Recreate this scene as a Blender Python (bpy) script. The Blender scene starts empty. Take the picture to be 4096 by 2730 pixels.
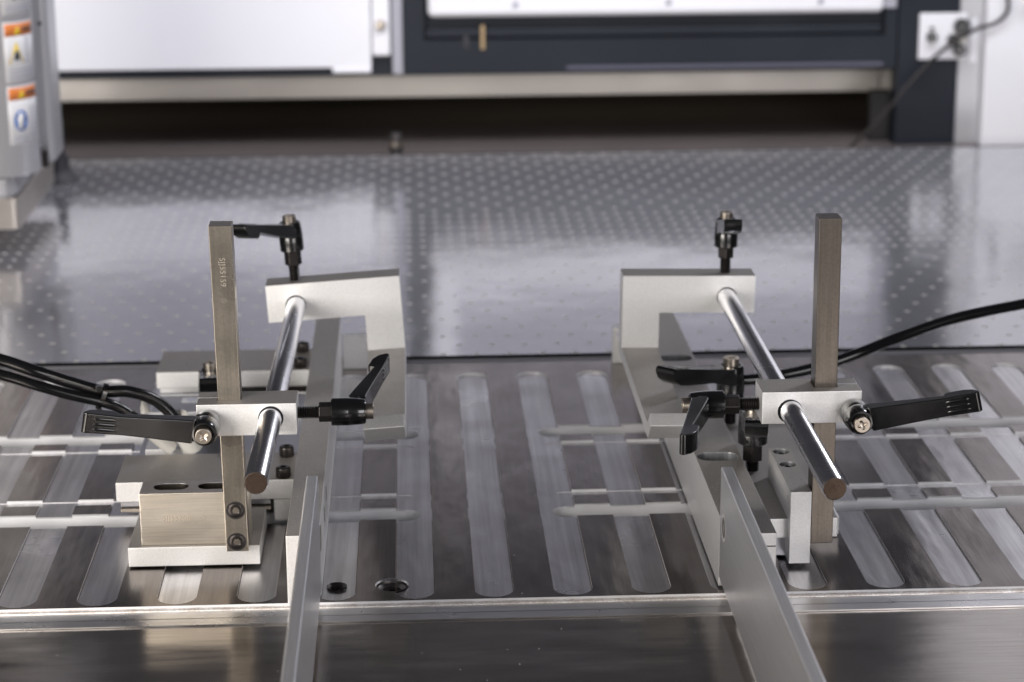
import bpy, bmesh, math, random
from mathutils import Matrix, Vector, geometry
S = 0.001                      # everything below is written in millimetres
scn = bpy.context.scene
COL = scn.collection
R = math.radians
random.seed(4)

# ------------------------------------------------------------------ camera
cam_d = bpy.data.cameras.new('camera'); cam = bpy.data.objects.new('camera', cam_d); COL.objects.link(cam)
scn.camera = cam
T_, Y_, RO = .27723, .04557, -.00566
fw = Vector((math.sin(Y_)*math.cos(T_), math.cos(Y_)*math.cos(T_), -math.sin(T_)))
rt = Vector((math.cos(Y_), -math.sin(Y_), 0)); up = rt.cross(fw)
r2 = math.cos(RO)*rt + math.sin(RO)*up; u2 = -math.sin(RO)*rt + math.cos(RO)*up
cam.matrix_world = Matrix(((r2.x, u2.x, -fw.x, -47.83*S), (r2.y, u2.y, -fw.y, -1065.26*S), (r2.z, u2.z, -fw.z, 441*S), (0, 0, 0, 1)))
cam_d.lens = 8906/4096*36; cam_d.sensor_width = 36; cam_d.clip_start = .02; cam_d.clip_end = 50
cam_d.dof.use_dof = True; cam_d.dof.focus_distance = 1.13; cam_d.dof.aperture_fstop = 11; cam_d.dof.aperture_blades = 0

# ------------------------------------------------------------------ light
w = bpy.data.worlds.new('World'); scn.world = w; w.use_nodes = True
bg = w.node_tree.nodes['Background']; bg.inputs[0].default_value = (.62, .60, .70, 1); bg.inputs[1].default_value = .055
scn.view_settings.view_transform = 'Standard'; scn.view_settings.look = 'None'; scn.view_settings.exposure = 0; scn.view_settings.gamma = 1

def area(name, loc, target, sx, sy, power, col):
    l = bpy.data.lights.new(name, 'AREA'); l.shape = 'RECTANGLE'; l.size = sx; l.size_y = sy; l.energy = power; l.color = col
    o = bpy.data.objects.new(name, l); COL.objects.link(o)
    d = (Vector(target)-Vector(loc))
    o.matrix_world = Matrix.Translation(Vector(loc)) @ d.to_track_quat('-Z', 'Y').to_matrix().to_4x4()
    return o
area('softbox_front_left', (-.86, -.82, .36), (-.16, .12, .03), .8, .5, 19.5, (1.0, .945, .875))
area('softbox_front_right', (.85, -1.6, .50), (.1, .2, .03), .9, .7, 12.5, (1.0, .97, .97))
area('softbox_back_right', (1.15, 1.05, 1.25), (.0, .1, 0), .30, .30, 9, (.93, .94, 1.0))
bl = area('background_fill', (.0, .62, .95), (.0, 1.3, .03), 1.6, .35, 4.7, (.93, .93, 1.0)); bl.data.spread = R(95)  # fill light added to brighten the panels at the back

# ------------------------------------------------------------------ materials
def nt_new(name):
    m = bpy.data.materials.new(name); m.use_nodes = True
    nt = m.node_tree; b = nt.nodes['Principled BSDF']
    return m, nt, b
def N(nt, t, **k):
    n = nt.nodes.new(t)
    for a, v in k.items():
        if a in n.inputs: n.inputs[a].default_value = v
        else: setattr(n, a, v)
    return n
def metal(name, col, rough, metallic=1.0, grain=0.0, gscale=900, streak=None, sscale=400, samt=.25, blotch=.0, bscale=25, bcol=None, rvar=.08, specks=0, coat=0, bumpd=.00004, wavy=0, wscale=45, wstretch=None):
    """metal or paint: blotches of colour, grain and brushed streaks in object space (metres)"""
    m, nt, b = nt_new(name); L = nt.links.new
    tc = N(nt, 'ShaderNodeTexCoord')
    base = N(nt, 'ShaderNodeRGB'); base.outputs[0].default_value = (*col, 1)
    c = base.outputs[0]
    rough_src = None
    if blotch:
        n = N(nt, 'ShaderNodeTexNoise', Scale=bscale, Detail=3.0, Roughness=.5); L(tc.outputs['Object'], n.inputs['Vector'])
        mr = N(nt, 'ShaderNodeMapRange'); mr.inputs[1].default_value = .28; mr.inputs[2].default_value = .74; mr.inputs[3].default_value = 0; mr.inputs[4].default_value = blotch
        L(n.outputs[0], mr.inputs[0])
        mx = N(nt, 'ShaderNodeMix', data_type='RGBA'); L(mr.outputs[0], mx.inputs[0]); L(c, mx.inputs[6])
        mx.inputs[7].default_value = (*(bcol or tuple(x*.55 for x in col)), 1); c = mx.outputs[2]
        rough_src = n.outputs[0]
    fine = None
    if streak:
        mp = N(nt, 'ShaderNodeMapping'); sc = [1.0, 1.0, 1.0]; sc[{'X': 0, 'Y': 1, 'Z': 2}[streak]] = .02; mp.inputs['Scale'].default_value = sc
        L(tc.outputs['Object'], mp.inputs[0])
        n2 = N(nt, 'ShaderNodeTexNoise', Scale=sscale*2.2, Detail=5.0, Roughness=.75); L(mp.outputs[0], n2.inputs['Vector'])
        mr2 = N(nt, 'ShaderNodeMapRange'); mr2.inputs[1].default_value = .3; mr2.inputs[2].default_value = .7; mr2.inputs[3].default_value = 1-samt; mr2.inputs[4].default_value = 1+samt*.4
        L(n2.outputs[0], mr2.inputs[0])
        v = N(nt, 'ShaderNodeVectorMath', operation='SCALE'); L(c, v.inputs[0]); L(mr2.outputs[0], v.inputs['Scale']); c = v.outputs[0]
        fine = n2.outputs[0]
    if grain:
        n3 = N(nt, 'ShaderNodeTexNoise', Scale=gscale*2.5, Detail=2.0); L(tc.outputs['Object'], n3.inputs['Vector'])
        mr3 = N(nt, 'ShaderNodeMapRange'); mr3.inputs[1].default_value = .3; mr3.inputs[2].default_value = .7; mr3.inputs[3].default_value = 1-grain; mr3.inputs[4].default_value = 1+grain*.5
        L(n3.outputs[0], mr3.inputs[0])
        v = N(nt, 'ShaderNodeVectorMath', operation='SCALE'); L(c, v.inputs[0]); L(mr3.outputs[0], v.inputs['Scale']); c = v.outputs[0]
        fine = fine or n3.outputs[0]
    if specks:
        vo = N(nt, 'ShaderNodeTexNoise', Scale=700.0, Detail=2.0); L(tc.outputs['Object'], vo.inputs['Vector'])
        mr4 = N(nt, 'ShaderNodeMapRange'); mr4.inputs[1].default_value = .70; mr4.inputs[2].default_value = .74; mr4.inputs[3].default_value = 0; mr4.inputs[4].default_value = specks
        L(vo.outputs[0], mr4.inputs[0])
        mx = N(nt, 'ShaderNodeMix', data_type='RGBA'); L(mr4.outputs[0], mx.inputs[0]); L(c, mx.inputs[6]); mx.inputs[7].default_value = (.03, .025, .02, 1); c = mx.outputs[2]
    L(c, b.inputs['Base Color'])
    b.inputs['Metallic'].default_value = metallic; b.inputs['Roughness'].default_value = rough
    if rough_src is not None:
        mr5 = N(nt, 'ShaderNodeMapRange'); mr5.inputs[1].default_value = .2; mr5.inputs[2].default_value = .8; mr5.inputs[3].default_value = max(.02, rough-rvar); mr5.inputs[4].default_value = rough+rvar
        L(rough_src, mr5.inputs[0]); L(mr5.outputs[0], b.inputs['Roughness'])
    if fine is not None:
        bp = N(nt, 'ShaderNodeBump'); bp.inputs['Strength'].default_value = .5; bp.inputs['Distance'].default_value = bumpd
        L(fine, bp.inputs['Height']); L(bp.outputs[0], b.inputs['Normal'])
    if wavy:
        mp2 = N(nt, 'ShaderNodeMapping'); sc2 = [1.0, 1.0, 1.0]
        if wstretch: sc2[{'X': 0, 'Y': 1}[wstretch]] = .3
        mp2.inputs['Scale'].default_value = sc2; L(tc.outputs['Object'], mp2.inputs[0])
        nw = N(nt, 'ShaderNodeTexNoise', Scale=float(wscale), Detail=2.5); L(mp2.outputs[0], nw.inputs['Vector'])
        bw = N(nt, 'ShaderNodeBump'); bw.inputs['Strength'].default_value = 1.0; bw.inputs['Distance'].default_value = wavy; L(nw.outputs[0], bw.inputs['Height'])
        if b.inputs['Normal'].is_linked:
            prev = b.inputs['Normal'].links[0].from_node; L(bw.outputs[0], prev.inputs['Normal'])
        else: L(bw.outputs[0], b.inputs['Normal'])
    if name == 'navy_painted_steel': b.inputs['Specular IOR Level'].default_value = .3
    if name in ('black_powder_coat',): b.inputs['Coat Weight'].default_value = .9; b.inputs['Coat Roughness'].default_value = .12; b.inputs['Specular IOR Level'].default_value = .40
    if coat: b.inputs['Coat Weight'].default_value = coat; b.inputs['Coat Roughness'].default_value = .12
    return m
M = {}
M['alu'] = metal('blasted_aluminium', (.86, .86, .862), .52, metallic=.82, grain=.08, gscale=500, blotch=.08, bscale=30, rvar=.05, bumpd=.00008)
M['alu_dust_shade'] = metal('dusty_shaded_aluminium', (.40, .38, .365), .5, metallic=.6, grain=.18, gscale=500, blotch=.25, bscale=60, bcol=(.42, .385, .35), rvar=.06, bumpd=.00008, specks=.3)  # dust tone, darkened further to paint in the dimmer light on tops
M['alu_mill'] = metal('milled_aluminium', (.74, .74, .76), .33, metallic=.8, streak='Y', sscale=500, samt=.14)
M['nickel'] = metal('brushed_nickel_plate', (.86, .79, .69), .34, streak='X', sscale=700, samt=.22, blotch=.1, bscale=30)
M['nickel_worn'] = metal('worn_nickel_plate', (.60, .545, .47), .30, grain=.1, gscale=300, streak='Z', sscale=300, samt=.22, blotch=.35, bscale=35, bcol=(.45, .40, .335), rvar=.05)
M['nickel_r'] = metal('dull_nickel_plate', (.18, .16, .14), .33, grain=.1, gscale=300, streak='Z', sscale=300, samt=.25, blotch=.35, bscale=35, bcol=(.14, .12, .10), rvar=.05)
M['chrome'] = metal('ground_chrome_steel', (.78, .78, .81), .26, blotch=.08, bscale=60, rvar=.03, streak='Y', sscale=500, samt=.1)
M['rust_end'] = metal('rusty_cut_steel', (.09, .064, .048), .42, metallic=.8, grain=.3, gscale=400, blotch=.6, bscale=150, bcol=(.055, .036, .026), rvar=.1)
M['black_coat'] = metal('black_powder_coat', (.004, .004, .0045), .27, metallic=0, grain=.2, gscale=900, bumpd=.00001)
M['black_steel'] = metal('black_oxide_steel', (.045, .042, .042), .30, metallic=.8, blotch=.4, bscale=200, bcol=(.045, .032, .026), rvar=.05)
M['screw_steel'] = metal('bright_screw_steel', (.50, .455, .40), .34, blotch=.4, bscale=200, bcol=(.33, .27, .21), rvar=.05)
M['rubber'] = metal('black_polyurethane_tube', (.006, .006, .007), .16, metallic=0, blotch=.2, bscale=40, rvar=.04)
M['land'] = metal('ground_tool_steel', (.185, .165, .157), .22, streak='Y', sscale=380, samt=.30, blotch=.7, bscale=11, bcol=(.135, .108, .092), rvar=.09, specks=.0, wavy=.0010, wscale=38, wstretch='Y')
M['pocket'] = metal('milled_pocket_steel', (.56, .55, .565), .31, streak='Y', sscale=110, samt=.30, blotch=.35, bscale=16, bcol=(.40, .375, .36), rvar=.09, specks=.35, wavy=.0009, wscale=45, wstretch='Y')
M['wall_cut'] = metal('cut_steel_edge', (.86, .865, .90), .46, metallic=.3, blotch=.4, bscale=60)
M['void'] = metal('dark_machine_interior', (.012, .011, .011), .6, metallic=0)
M['perf'] = metal('polished_perforated_sheet', (.43, .426, .457), .14, metallic=.64, blotch=.15, bscale=9, rvar=.03, wavy=.0012, wscale=9)
M['cup'] = metal('perforation_edge', (.50, .49, .48), .6, metallic=.1)
M['edge_bright'] = metal('bright_machined_edge', (.92, .90, .88), .45, metallic=.6, blotch=.9, bscale=90, bcol=(.55, .47, .42), rvar=.1, grain=.2, gscale=400)
M['rust_line'] = metal('rusty_groove', (.16, .10, .075), .7, metallic=.4, grain=.5, gscale=300)
M['band'] = metal('machined_front_band', (.72, .71, .71), .30, streak='X', sscale=60, samt=.12, blotch=.2, bscale=40, rvar=.07)
M['apron'] = metal('brushed_steel_apron', (.37, .34, .315), .17, streak='X', sscale=420, samt=.30, blotch=.35, bscale=9, bcol=(.26, .235, .22), rvar=.06, wavy=.0010, wscale=22, wstretch='X')
M['white'] = metal('white_painted_sheet', (.90, .90, .94), .45, metallic=0, blotch=.1, bscale=5)
M['lavender'] = metal('grey_lavender_sheet', (.40, .40, .45), .5, metallic=0, blotch=.15, bscale=4)
M['dusk_trim'] = metal('dull_violet_trim', (.10, .10, .14), .5, metallic=0)
M['navy'] = metal('navy_painted_steel', (.014, .018, .027), .5, metallic=0, blotch=.3, bscale=7)
M['dark_wall'] = metal('dark_upper_housing', (.035, .035, .042), .6, metallic=0)
M['cavity'] = metal('brown_black_cavity', (.17, .14, .11), .7, metallic=0, blotch=.4, bscale=8)
M['cavity_ledge'] = metal('dull_reddish_ledge', (.17, .145, .14), .6, metallic=.2, blotch=.5, bscale=10)
M['stainless'] = metal('stainless_bar', (.66, .61, .55), .30, metallic=.8, blotch=.5, bscale=7, bcol=(.45, .42, .40), rvar=.06, streak='X', sscale=100, samt=.08)
M['cross_bar'] = metal('bright_crossbar_steel', (.80, .765, .72), .42, metallic=.3, blotch=.6, bscale=6, bcol=(.50, .46, .45), rvar=.06)
M['cast_grey'] = metal('satin_grey_casting', (.56, .56, .58), .34, metallic=.45, blotch=.1, bscale=12)
M['beige'] = metal('pale_fitting_plastic', (.60, .585, .55), .40, metallic=0, blotch=.1, bscale=50)
M['sticker'] = metal('white_sticker', (.78, .78, .80), .35, metallic=0)
M['orange'] = metal('orange_print', (.72, .22, .05), .4, metallic=0)
M['yellow'] = metal('yellow_print', (.78, .55, .03), .4, metallic=0)
M['ink'] = metal('dark_print', (.03, .03, .035), .5, metallic=0)
M['ink_grey'] = metal('pale_grey_print', (.42, .43, .50), .5, metallic=0)
M['blue'] = metal('blue_print', (.03, .14, .50), .4, metallic=0)
M['engrave'] = metal('laser_engraving', (.47, .39, .31), .6, metallic=.3)
M['engrave_light'] = metal('pale_laser_engraving', (.53, .48, .41), .42, metallic=.9)
M['tan'] = metal('tan_mark', (.42, .30, .16), .5, metallic=0)
M['alu_band'] = metal('grey_extrusion', (.50, .50, .53), .35, blotch=.2, bscale=30)
M['countersunk'] = metal('dark_countersink', (.20, .19, .19), .35, blotch=.6, bscale=200, bcol=(.06, .05, .045))  # blotchy dark grey for the countersink wall
M['slot_grey'] = metal('milled_slot_wall', (.36, .37, .39), .4, metallic=.8, streak='Z', sscale=300, samt=.3)
M['chamfer'] = metal('bright_chamfer', (.92, .92, .93), .38, metallic=.6)
M['seam'] = metal('shadow_gap_steel', (.05, .045, .045), .5, metallic=.5)

# ------------------------------------------------------------------ mesh helpers
I4 = Matrix.Identity(4)
def new(name, bm, mat, parent=None, smooth=35, bevel=0, seg=2, M4=I4):
    me = bpy.data.meshes.new(name)
    bmesh.ops.recalc_face_normals(bm, faces=bm.faces)
    bm.transform(Matrix.Scale(S, 4) @ M4) if M4 is not I4 else bm.transform(Matrix.Scale(S, 4))
    bm.to_mesh(me); bm.free()
    for mm in (mat if isinstance(mat, (list, tuple)) else [mat]): me.materials.append(mm)
    for p in me.polygons: p.use_smooth = True
    me.set_sharp_from_angle(angle=R(smooth))
    o = bpy.data.objects.new(name, me); COL.objects.link(o)
    if parent: o.parent = parent
    if bevel:
        b = o.modifiers.new('bevel', 'BEVEL'); b.width = bevel*S; b.segments = seg; b.limit_method = 'ANGLE'; b.angle_limit = R(28); b.harden_normals = True
    return o
def dust_shade_top(o, k=.7):  # upward faces take the darker aluminium: some dust, the rest painted shade
    me = o.data; me.materials.clear(); me.materials.append(M['alu']); me.materials.append(M['alu_dust_shade'])
    for p in me.polygons: p.material_index = 1 if p.normal.z > k else 0
    return o
def thing(name, label, cat, group=None, loc=(0, 0, 0)):
    o = bpy.data.objects.new(name, None); COL.objects.link(o); o.empty_display_size = .01
    o['label'] = label; o['category'] = cat
    if group: o['group'] = group
    return o
def tag(o, label, cat, group=None):
    o['label'] = label; o['category'] = cat
    if group: o['group'] = group
    return o
def struct(o): o['kind'] = 'structure'; return o
def box(bm, x0, x1, y0, y1, z0, z1, mi=0):
    v = [bm.verts.new((x, y, z)) for x in (x0, x1) for y in (y0, y1) for z in (z0, z1)]
    for f in ((0, 1, 3, 2), (4, 6, 7, 5), (0, 4, 5, 1), (2, 3, 7, 6), (0, 2, 6, 4), (1, 5, 7, 3)):
        fa = bm.faces.new([v[i] for i in f]); fa.material_index = mi
    return v
def bxo(name, dims, mat, parent=None, bevel=.35, M4=I4, seg=2):
    bm = bmesh.new(); box(bm, *dims); return new(name, bm, mat, parent, bevel=bevel, M4=M4, seg=seg)
def basis(axis):
    return {'X': lambda a, b, c: (c, a, b), 'Y': lambda a, b, c: (a, c, b), 'Z': lambda a, b, c: (a, b, c)}[axis]
def prism(bm, outline, holes, c0, c1, axis='Z', mi=0):
    """polygon (with holes) in the plane normal to axis, extruded c0..c1"""
    pts = [Vector(p) for p in outline]; edges = []; n = len(pts); loops = [list(range(n))]
    for h in holes:
        s = len(pts); pts += [Vector(p) for p in h]; loops.append(list(range(s, len(pts))))
    for l in loops: edges += [(l[i], l[(i+1) % len(l)]) for i in range(len(l))]
    vo, eo, fo, ov, oe, of = geometry.delaunay_2d_cdt(pts, edges, [], 0, 1e-6)
    def inside(p, poly):
        c = False; j = len(poly)-1
        for i in range(len(poly)):
            a, b = poly[i], poly[j]
            if (a[1] > p[1]) != (b[1] > p[1]) and p[0] < (b[0]-a[0])*(p[1]-a[1])/(b[1]-a[1])+a[0]: c = not c
            j = i
        return c
    B = basis(axis)
    lo = [bm.verts.new(B(v[0], v[1], c0)) for v in vo]; hi = [bm.verts.new(B(v[0], v[1], c1)) for v in vo]
    for f in fo:
        c = sum((vo[i] for i in f), Vector((0, 0)))/len(f)
        if not inside(c, outline) or any(inside(c, h) for h in holes): continue
        bm.faces.new([lo[i] for i in f]).material_index = mi; bm.faces.new([hi[i] for i in f]).material_index = mi
    inv = {}
    for i, src in enumerate(ov):
        for s in src: inv[s] = i
    for l in loops:
        for i in range(len(l)):
            a, b = inv[l[i]], inv[l[(i+1) % len(l)]]
            bm.faces.new((lo[a], lo[b], hi[b], hi[a])).material_index = mi
    bmesh.ops.dissolve_limit(bm, angle_limit=R(.5), verts=bm.verts, edges=bm.edges, delimit={'MATERIAL'})
def circ(cx, cy, r, n=32, ph=0): return [(cx+r*math.cos(2*math.pi*i/n+ph), cy+r*math.sin(2*math.pi*i/n+ph)) for i in range(n)]
def stadium(x0, y0, x1, y1, r, n=10):
    """capsule between two centres (axis-aligned)"""
    a = math.atan2(y1-y0, x1-x0); o = []
    for i in range(n+1): t = a-math.pi/2+math.pi*i/n; o.append((x1+r*math.cos(t), y1+r*math.sin(t)))
    for i in range(n+1): t = a+math.pi/2+math.pi*i/n; o.append((x0+r*math.cos(t), y0+r*math.sin(t)))
    return o
def lathe(bm, prof, n=40, M4=I4, mi=0, cap=True):
    rings = []
    for r, z in prof:
        if r < 1e-6: rings.append([bm.verts.new(M4 @ Vector((0, 0, z)))])
        else: rings.append([bm.verts.new(M4 @ Vector((r*math.cos(2*math.pi*i/n), r*math.sin(2*math.pi*i/n), z))) for i in range(n)])
    for a, b in zip(rings, rings[1:]):
        for i in range(n):
            j = (i+1) % n
            if len(a) == 1 and len(b) > 1: f = bm.faces.new((a[0], b[i], b[j]))
            elif len(b) == 1 and len(a) > 1: f = bm.faces.new((a[i], a[j], b[0]))
            elif len(a) > 1 and len(b) > 1: f = bm.faces.new((a[i], a[j], b[j], b[i]))
            else: continue
            f.material_index = mi
def tube(bm, pts, r, n=14, closed_ends=True):
    P = [Vector(p) for p in pts]
    # Catmull-Rom refine
    Q = []
    for i in range(len(P)-1):
        p0 = P[max(i-1, 0)]; p1 = P[i]; p2 = P[i+1]; p3 = P[min(i+2, len(P)-1)]
        for k in range(8):
            t = k/8; Q.append(.5*((2*p1)+(p2-p0)*t+(2*p0-5*p1+4*p2-p3)*t*t+(3*p1-p0-3*p2+p3)*t**3))
    Q.append(P[-1]); rings = []; upv = Vector((0, 0, 1))
    for i, q in enumerate(Q):
        d = (Q[min(i+1, len(Q)-1)]-Q[max(i-1, 0)]).normalized(); s = d.cross(upv).normalized(); u = s.cross(d)
        rings.append([bm.verts.new(q+s*r*math.cos(2*math.pi*k/n)+u*r*math.sin(2*math.pi*k/n)) for k in range(n)])
    for a, b in zip(rings, rings[1:]):
        for k in range(n): bm.faces.new((a[k], a[(k+1) % n], b[(k+1) % n], b[k]))
    if closed_ends: bm.faces.new(rings[0]); bm.faces.new(rings[-1])
def frame(origin, zaxis, xaxis):
    z = Vector(zaxis).normalized(); x = Vector(xaxis); x = (x - z*x.dot(z)).normalized(); y = z.cross(x)
    return Matrix(((x.x, y.x, z.x, origin[0]), (x.y, y.y, z.y, origin[1]), (x.z, y.z, z.z, origin[2]), (0, 0, 0, 1)))
def cut(o, cutters):
    """boolean difference, baked into the mesh; cutters are bmeshes in mm"""
    tmp = []
    bevs = [(m.width, m.segments, m.angle_limit) for m in o.modifiers]; o.modifiers.clear()
    for cb in cutters:
        me = bpy.data.meshes.new('t'); me.materials.append(M['slot_grey']); bmesh.ops.recalc_face_normals(cb, faces=cb.faces); cb.transform(Matrix.Scale(S, 4)); cb.to_mesh(me); cb.free()
        c = bpy.data.objects.new('t', me); COL.objects.link(c); tmp.append(c)
        b = o.modifiers.new('b', 'BOOLEAN'); b.object = c; b.operation = 'DIFFERENCE'; b.solver = 'EXACT'; b.material_mode = 'TRANSFER'
    dg = bpy.context.evaluated_depsgraph_get(); me = bpy.data.meshes.new_from_object(o.evaluated_get(dg)); old = o.data
    o.modifiers.clear(); me.name = old.name; o.data = me
    for p in me.polygons: p.use_smooth = False
    for c in tmp: m_ = c.data; bpy.data.objects.remove(c); bpy.data.meshes.remove(m_)
    for wd, sg, al in bevs:
        b = o.modifiers.new('bevel', 'BEVEL'); b.width = wd; b.segments = sg; b.limit_method = 'ANGLE'; b.angle_limit = al; b.harden_normals = False
    return o
def cylb(axis_o, axis_d, r, l, n=40):
    bm = bmesh.new(); F = frame(axis_o, axis_d, (1, 0, 0) if abs(Vector(axis_d).normalized().x) < .9 else (0, 0, 1))
    lathe(bm, [(0, 0), (r, 0), (r, l), (0, l)], n, F); return bm
def text(body, F, size, mat, parent, name='engraved_text', depth=.03, align='CENTER'):
    c = bpy.data.curves.new(name, 'FONT'); c.body = body; c.size = size*S; c.extrude = depth*S; c.align_x = align; c.align_y = 'CENTER'
    c.space_character = 1.08
    c.materials.append(mat); tmp = bpy.data.objects.new('t', c); COL.objects.link(tmp)
    me = bpy.data.meshes.new_from_object(tmp.evaluated_get(bpy.context.evaluated_depsgraph_get())); bpy.data.objects.remove(tmp)
    o = bpy.data.objects.new(name, me); COL.objects.link(o)
    F2 = F.copy(); F2.translation = F2.translation*S; o.matrix_world = F2
    if parent: o.parent = parent
    return o
def star(F, r, mat, parent, wdt=.22, name='star_mark'):
    bm = bmesh.new(); a = []; b = []
    for i in range(10):
        rr = r if i % 2 == 0 else r*.42; t = math.pi/2+i*math.pi/5
        a.append((rr*math.cos(t), rr*math.sin(t))); k = (rr-wdt*(1.6 if i % 2 == 0 else .7))/rr; b.append((rr*k*math.cos(t), rr*k*math.sin(t)))
    prism(bm, a, [b], -.02, .03); return new(name, bm, mat, parent, M4=F)

# ------------------------------------------------------------------ slotted machine table
def slotted_table():
    X0, X1, Y0, Y1 = -620., 760., 0., 429.
    loops = []; regs = []
    def add(poly, lvl, prio): regs.append((poly, lvl, prio, min(p[0] for p in poly), max(p[0] for p in poly), min(p[1] for p in poly), max(p[1] for p in poly))); loops.append(poly)
    for k in range(-12, 19):
        cx = -8.7+41.0*k
        if X0+15 < cx < X1-15: add(stadium(cx, 2.2+10.25, cx, 404-10.25, 10.25, 12), -1.3, 1)
    for yc in (158.2, 248.6):
        add(stadium(X0+20, yc, -49.5-4.6, yc, 4.6, 8), -1.65, 2); add(stadium(32.6+4.6, yc, X1-20, yc, 4.6, 8), -1.65, 2)
    for yc in (129.0, 275.3):
        add(stadium(X0+20, yc, -46-9.3, yc, 9.3, 12), -12., 3); add(stadium(29+9.3, yc, X1-20, yc, 9.3, 12), -12., 3)
    add(circ(-61.9, 21.8, 8.8, 36), -7., 4); add(circ(-90.6, 22.0, 5.3, 28), -8., 4)
    out = [(X0, Y0), (X1, Y0), (X1, Y1), (X0, Y1)]
    pts = []; edges = []
    for l in [out]+loops:
        s = len(pts); pts += [Vector(p) for p in l]; n = len(l); edges += [(s+i, s+(i+1) % n) for i in range(n)]
    vo, eo, fo, *_ = geometry.delaunay_2d_cdt(pts, edges, [], 0, 1e-5)
    def inside(p, poly):
        c = False; j = len(poly)-1
        for i in range(len(poly)):
            a, b = poly[i], poly[j]
            if (a[1] > p[1]) != (b[1] > p[1]) and p[0] < (b[0]-a[0])*(p[1]-a[1])/(b[1]-a[1])+a[0]: c = not c
            j = i
        return c
    bm = bmesh.new(); vmap = {}; emap = {}
    def V(i, l):
        if (i, l) not in vmap: vmap[(i, l)] = bm.verts.new((vo[i][0], vo[i][1], l))
        return vmap[(i, l)]
    for f in fo:
        c = sum((vo[i] for i in f), Vector((0, 0)))/len(f)
        if not (X0 < c.x < X1 and Y0 < c.y < Y1): continue
        best = (0, 0.)
        for poly, lvl, pr, a, b_, c_, d_ in regs:
            if a <= c.x <= b_ and c_ <= c.y <= d_ and pr > best[0] and inside(c, poly): best = (pr, lvl)
        lvl = best[1]
        fa = bm.faces.new([V(i, lvl) for i in f]); fa.material_index = {0: 0, 1: 1, 2: 1, 3: 3, 4: 2}[best[0]]
        if fa.calc_area() and fa.normal.z < 0: fa.normal_flip()
        for i in range(len(f)):
            e = (f[i], f[(i+1) % len(f)]); emap.setdefault((min(e), max(e)), []).append(lvl)
    for (a, b), ls in emap.items():
        if len(ls) == 1: ls = ls+[-16.]
        if ls[0] != ls[1]:
            bm.faces.new((V(a, ls[0]), V(b, ls[0]), V(b, ls[1]), V(a, ls[1]))).material_index = 2
    o = new('slotted_table', bm, [M['land'], M['pocket'], M['wall_cut'], M['void']], smooth=30); struct(o)
    # countersunk screw in the big hole
    b2 = bmesh.new(); lathe(b2, [(8.8, -.05), (8.15, -.75)], 40, Matrix.Translation((-61.9, 21.8, 0)))
    new('countersink', b2, M['band'], o)
    b2 = bmesh.new(); lathe(b2, [(8.15, -.76), (7.9, -2.2), (5.6, -4.4), (5.5, -4.6)], 40, Matrix.Translation((-61.9, 21.8, 0))); new('countersink_wall', b2, M['countersunk'], o)
    # bright broken edge along the far side of the through slots
    b2 = bmesh.new()
    for yc in (129.0, 275.3):
        for xa, xb in ((-600, -55.3), (38.3, 740)):
            x = xa
            cuts = sorted([xa, xb]+[c_ for k in range(-12, 19) for c_ in (-8.7+41*k-10.25, -8.7+41*k+10.25) if xa < c_ < xb])
            for p, q in zip(cuts, cuts[1:]):
                mid = (p+q)/2; inp = abs((mid+8.7+20.5) % 41-20.5) < 10.25; z0 = -1.3 if inp else 0.
                prism(b2, [(yc+9.29, z0-.0), (yc+8.8, z0-.42), (yc+9.29, z0-.9)], [], p+.02, q-.02, 'X')
    new('slot_edge', b2, M['chamfer'], o, smooth=20)
    b2 = bmesh.new()
    for k in range(-8, 12):
        cx = -8.7+41*k
        for sx in (-1, 1):
            for ya, yb in ((13, 119.5), (138.6, 153.4), (163, 243.8), (253.4, 265.8), (284.9, 393)):
                xe = cx+sx*10.2; xi = cx+sx*9.85
                box(b2, min(xe, xi), max(xe, xi), ya, yb, -1.299, -1.26)
    gr = new('pocket_outline', b2, M['rust_line'], o); gr['kind'] = 'stuff'  # thin dark strips outlining the pockets, in the groove colour
    b2 = bmesh.new(); prism(b2, circ(-61.9, 21.8, 5.5, 36), [circ(-61.9, 21.8, 2.6, 6)], -8, -3.6); new('socket_screw', b2, M['black_steel'], o)
    b2 = bmesh.new()
    lathe(b2, [(5.3, -.02), (4.5, -.8)]+[(4.5-(.5 if i % 2 else 0), -.9-i*.5) for i in range(14)], 28, Matrix.Translation((-90.6, 22, 0))); new('threaded_hole', b2, M['black_steel'], o)
    # front bead, rusty groove, machined band
    bb = bmesh.new(); prism(bb, [(-.01, -1.2), (-2.2, -1.6), (-2.6, -2.2), (-2.6, -6), (-.01, -6)], [], X0, X1, 'X')
    new('front_bead', bb, M['edge_bright'], o)
    return o
slotted_table()
b = bmesh.new(); prism(b, [(-2.62, -2.4), (-2.98, -2.5), (-2.98, -8), (-2.62, -8)], [], -620, 760, 'X'); struct(new('rust_groove', b, M['rust_line']))
b = bmesh.new(); prism(b, [(-3.0, -2.3), (-3.9, -2.0), (-12, -2.05), (-12.2, -2.18), (-19.9, -2.3), (-19.9, -14), (-3.0, -14)], [], -620, 760, 'X')
struct(new('front_band', b, M['band'], smooth=12))
b = bmesh.new(); box(b, -620, 760, -520, -20.05, -16, -3.2); struct(new('front_apron', b, M['apron'], bevel=.4))

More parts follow.
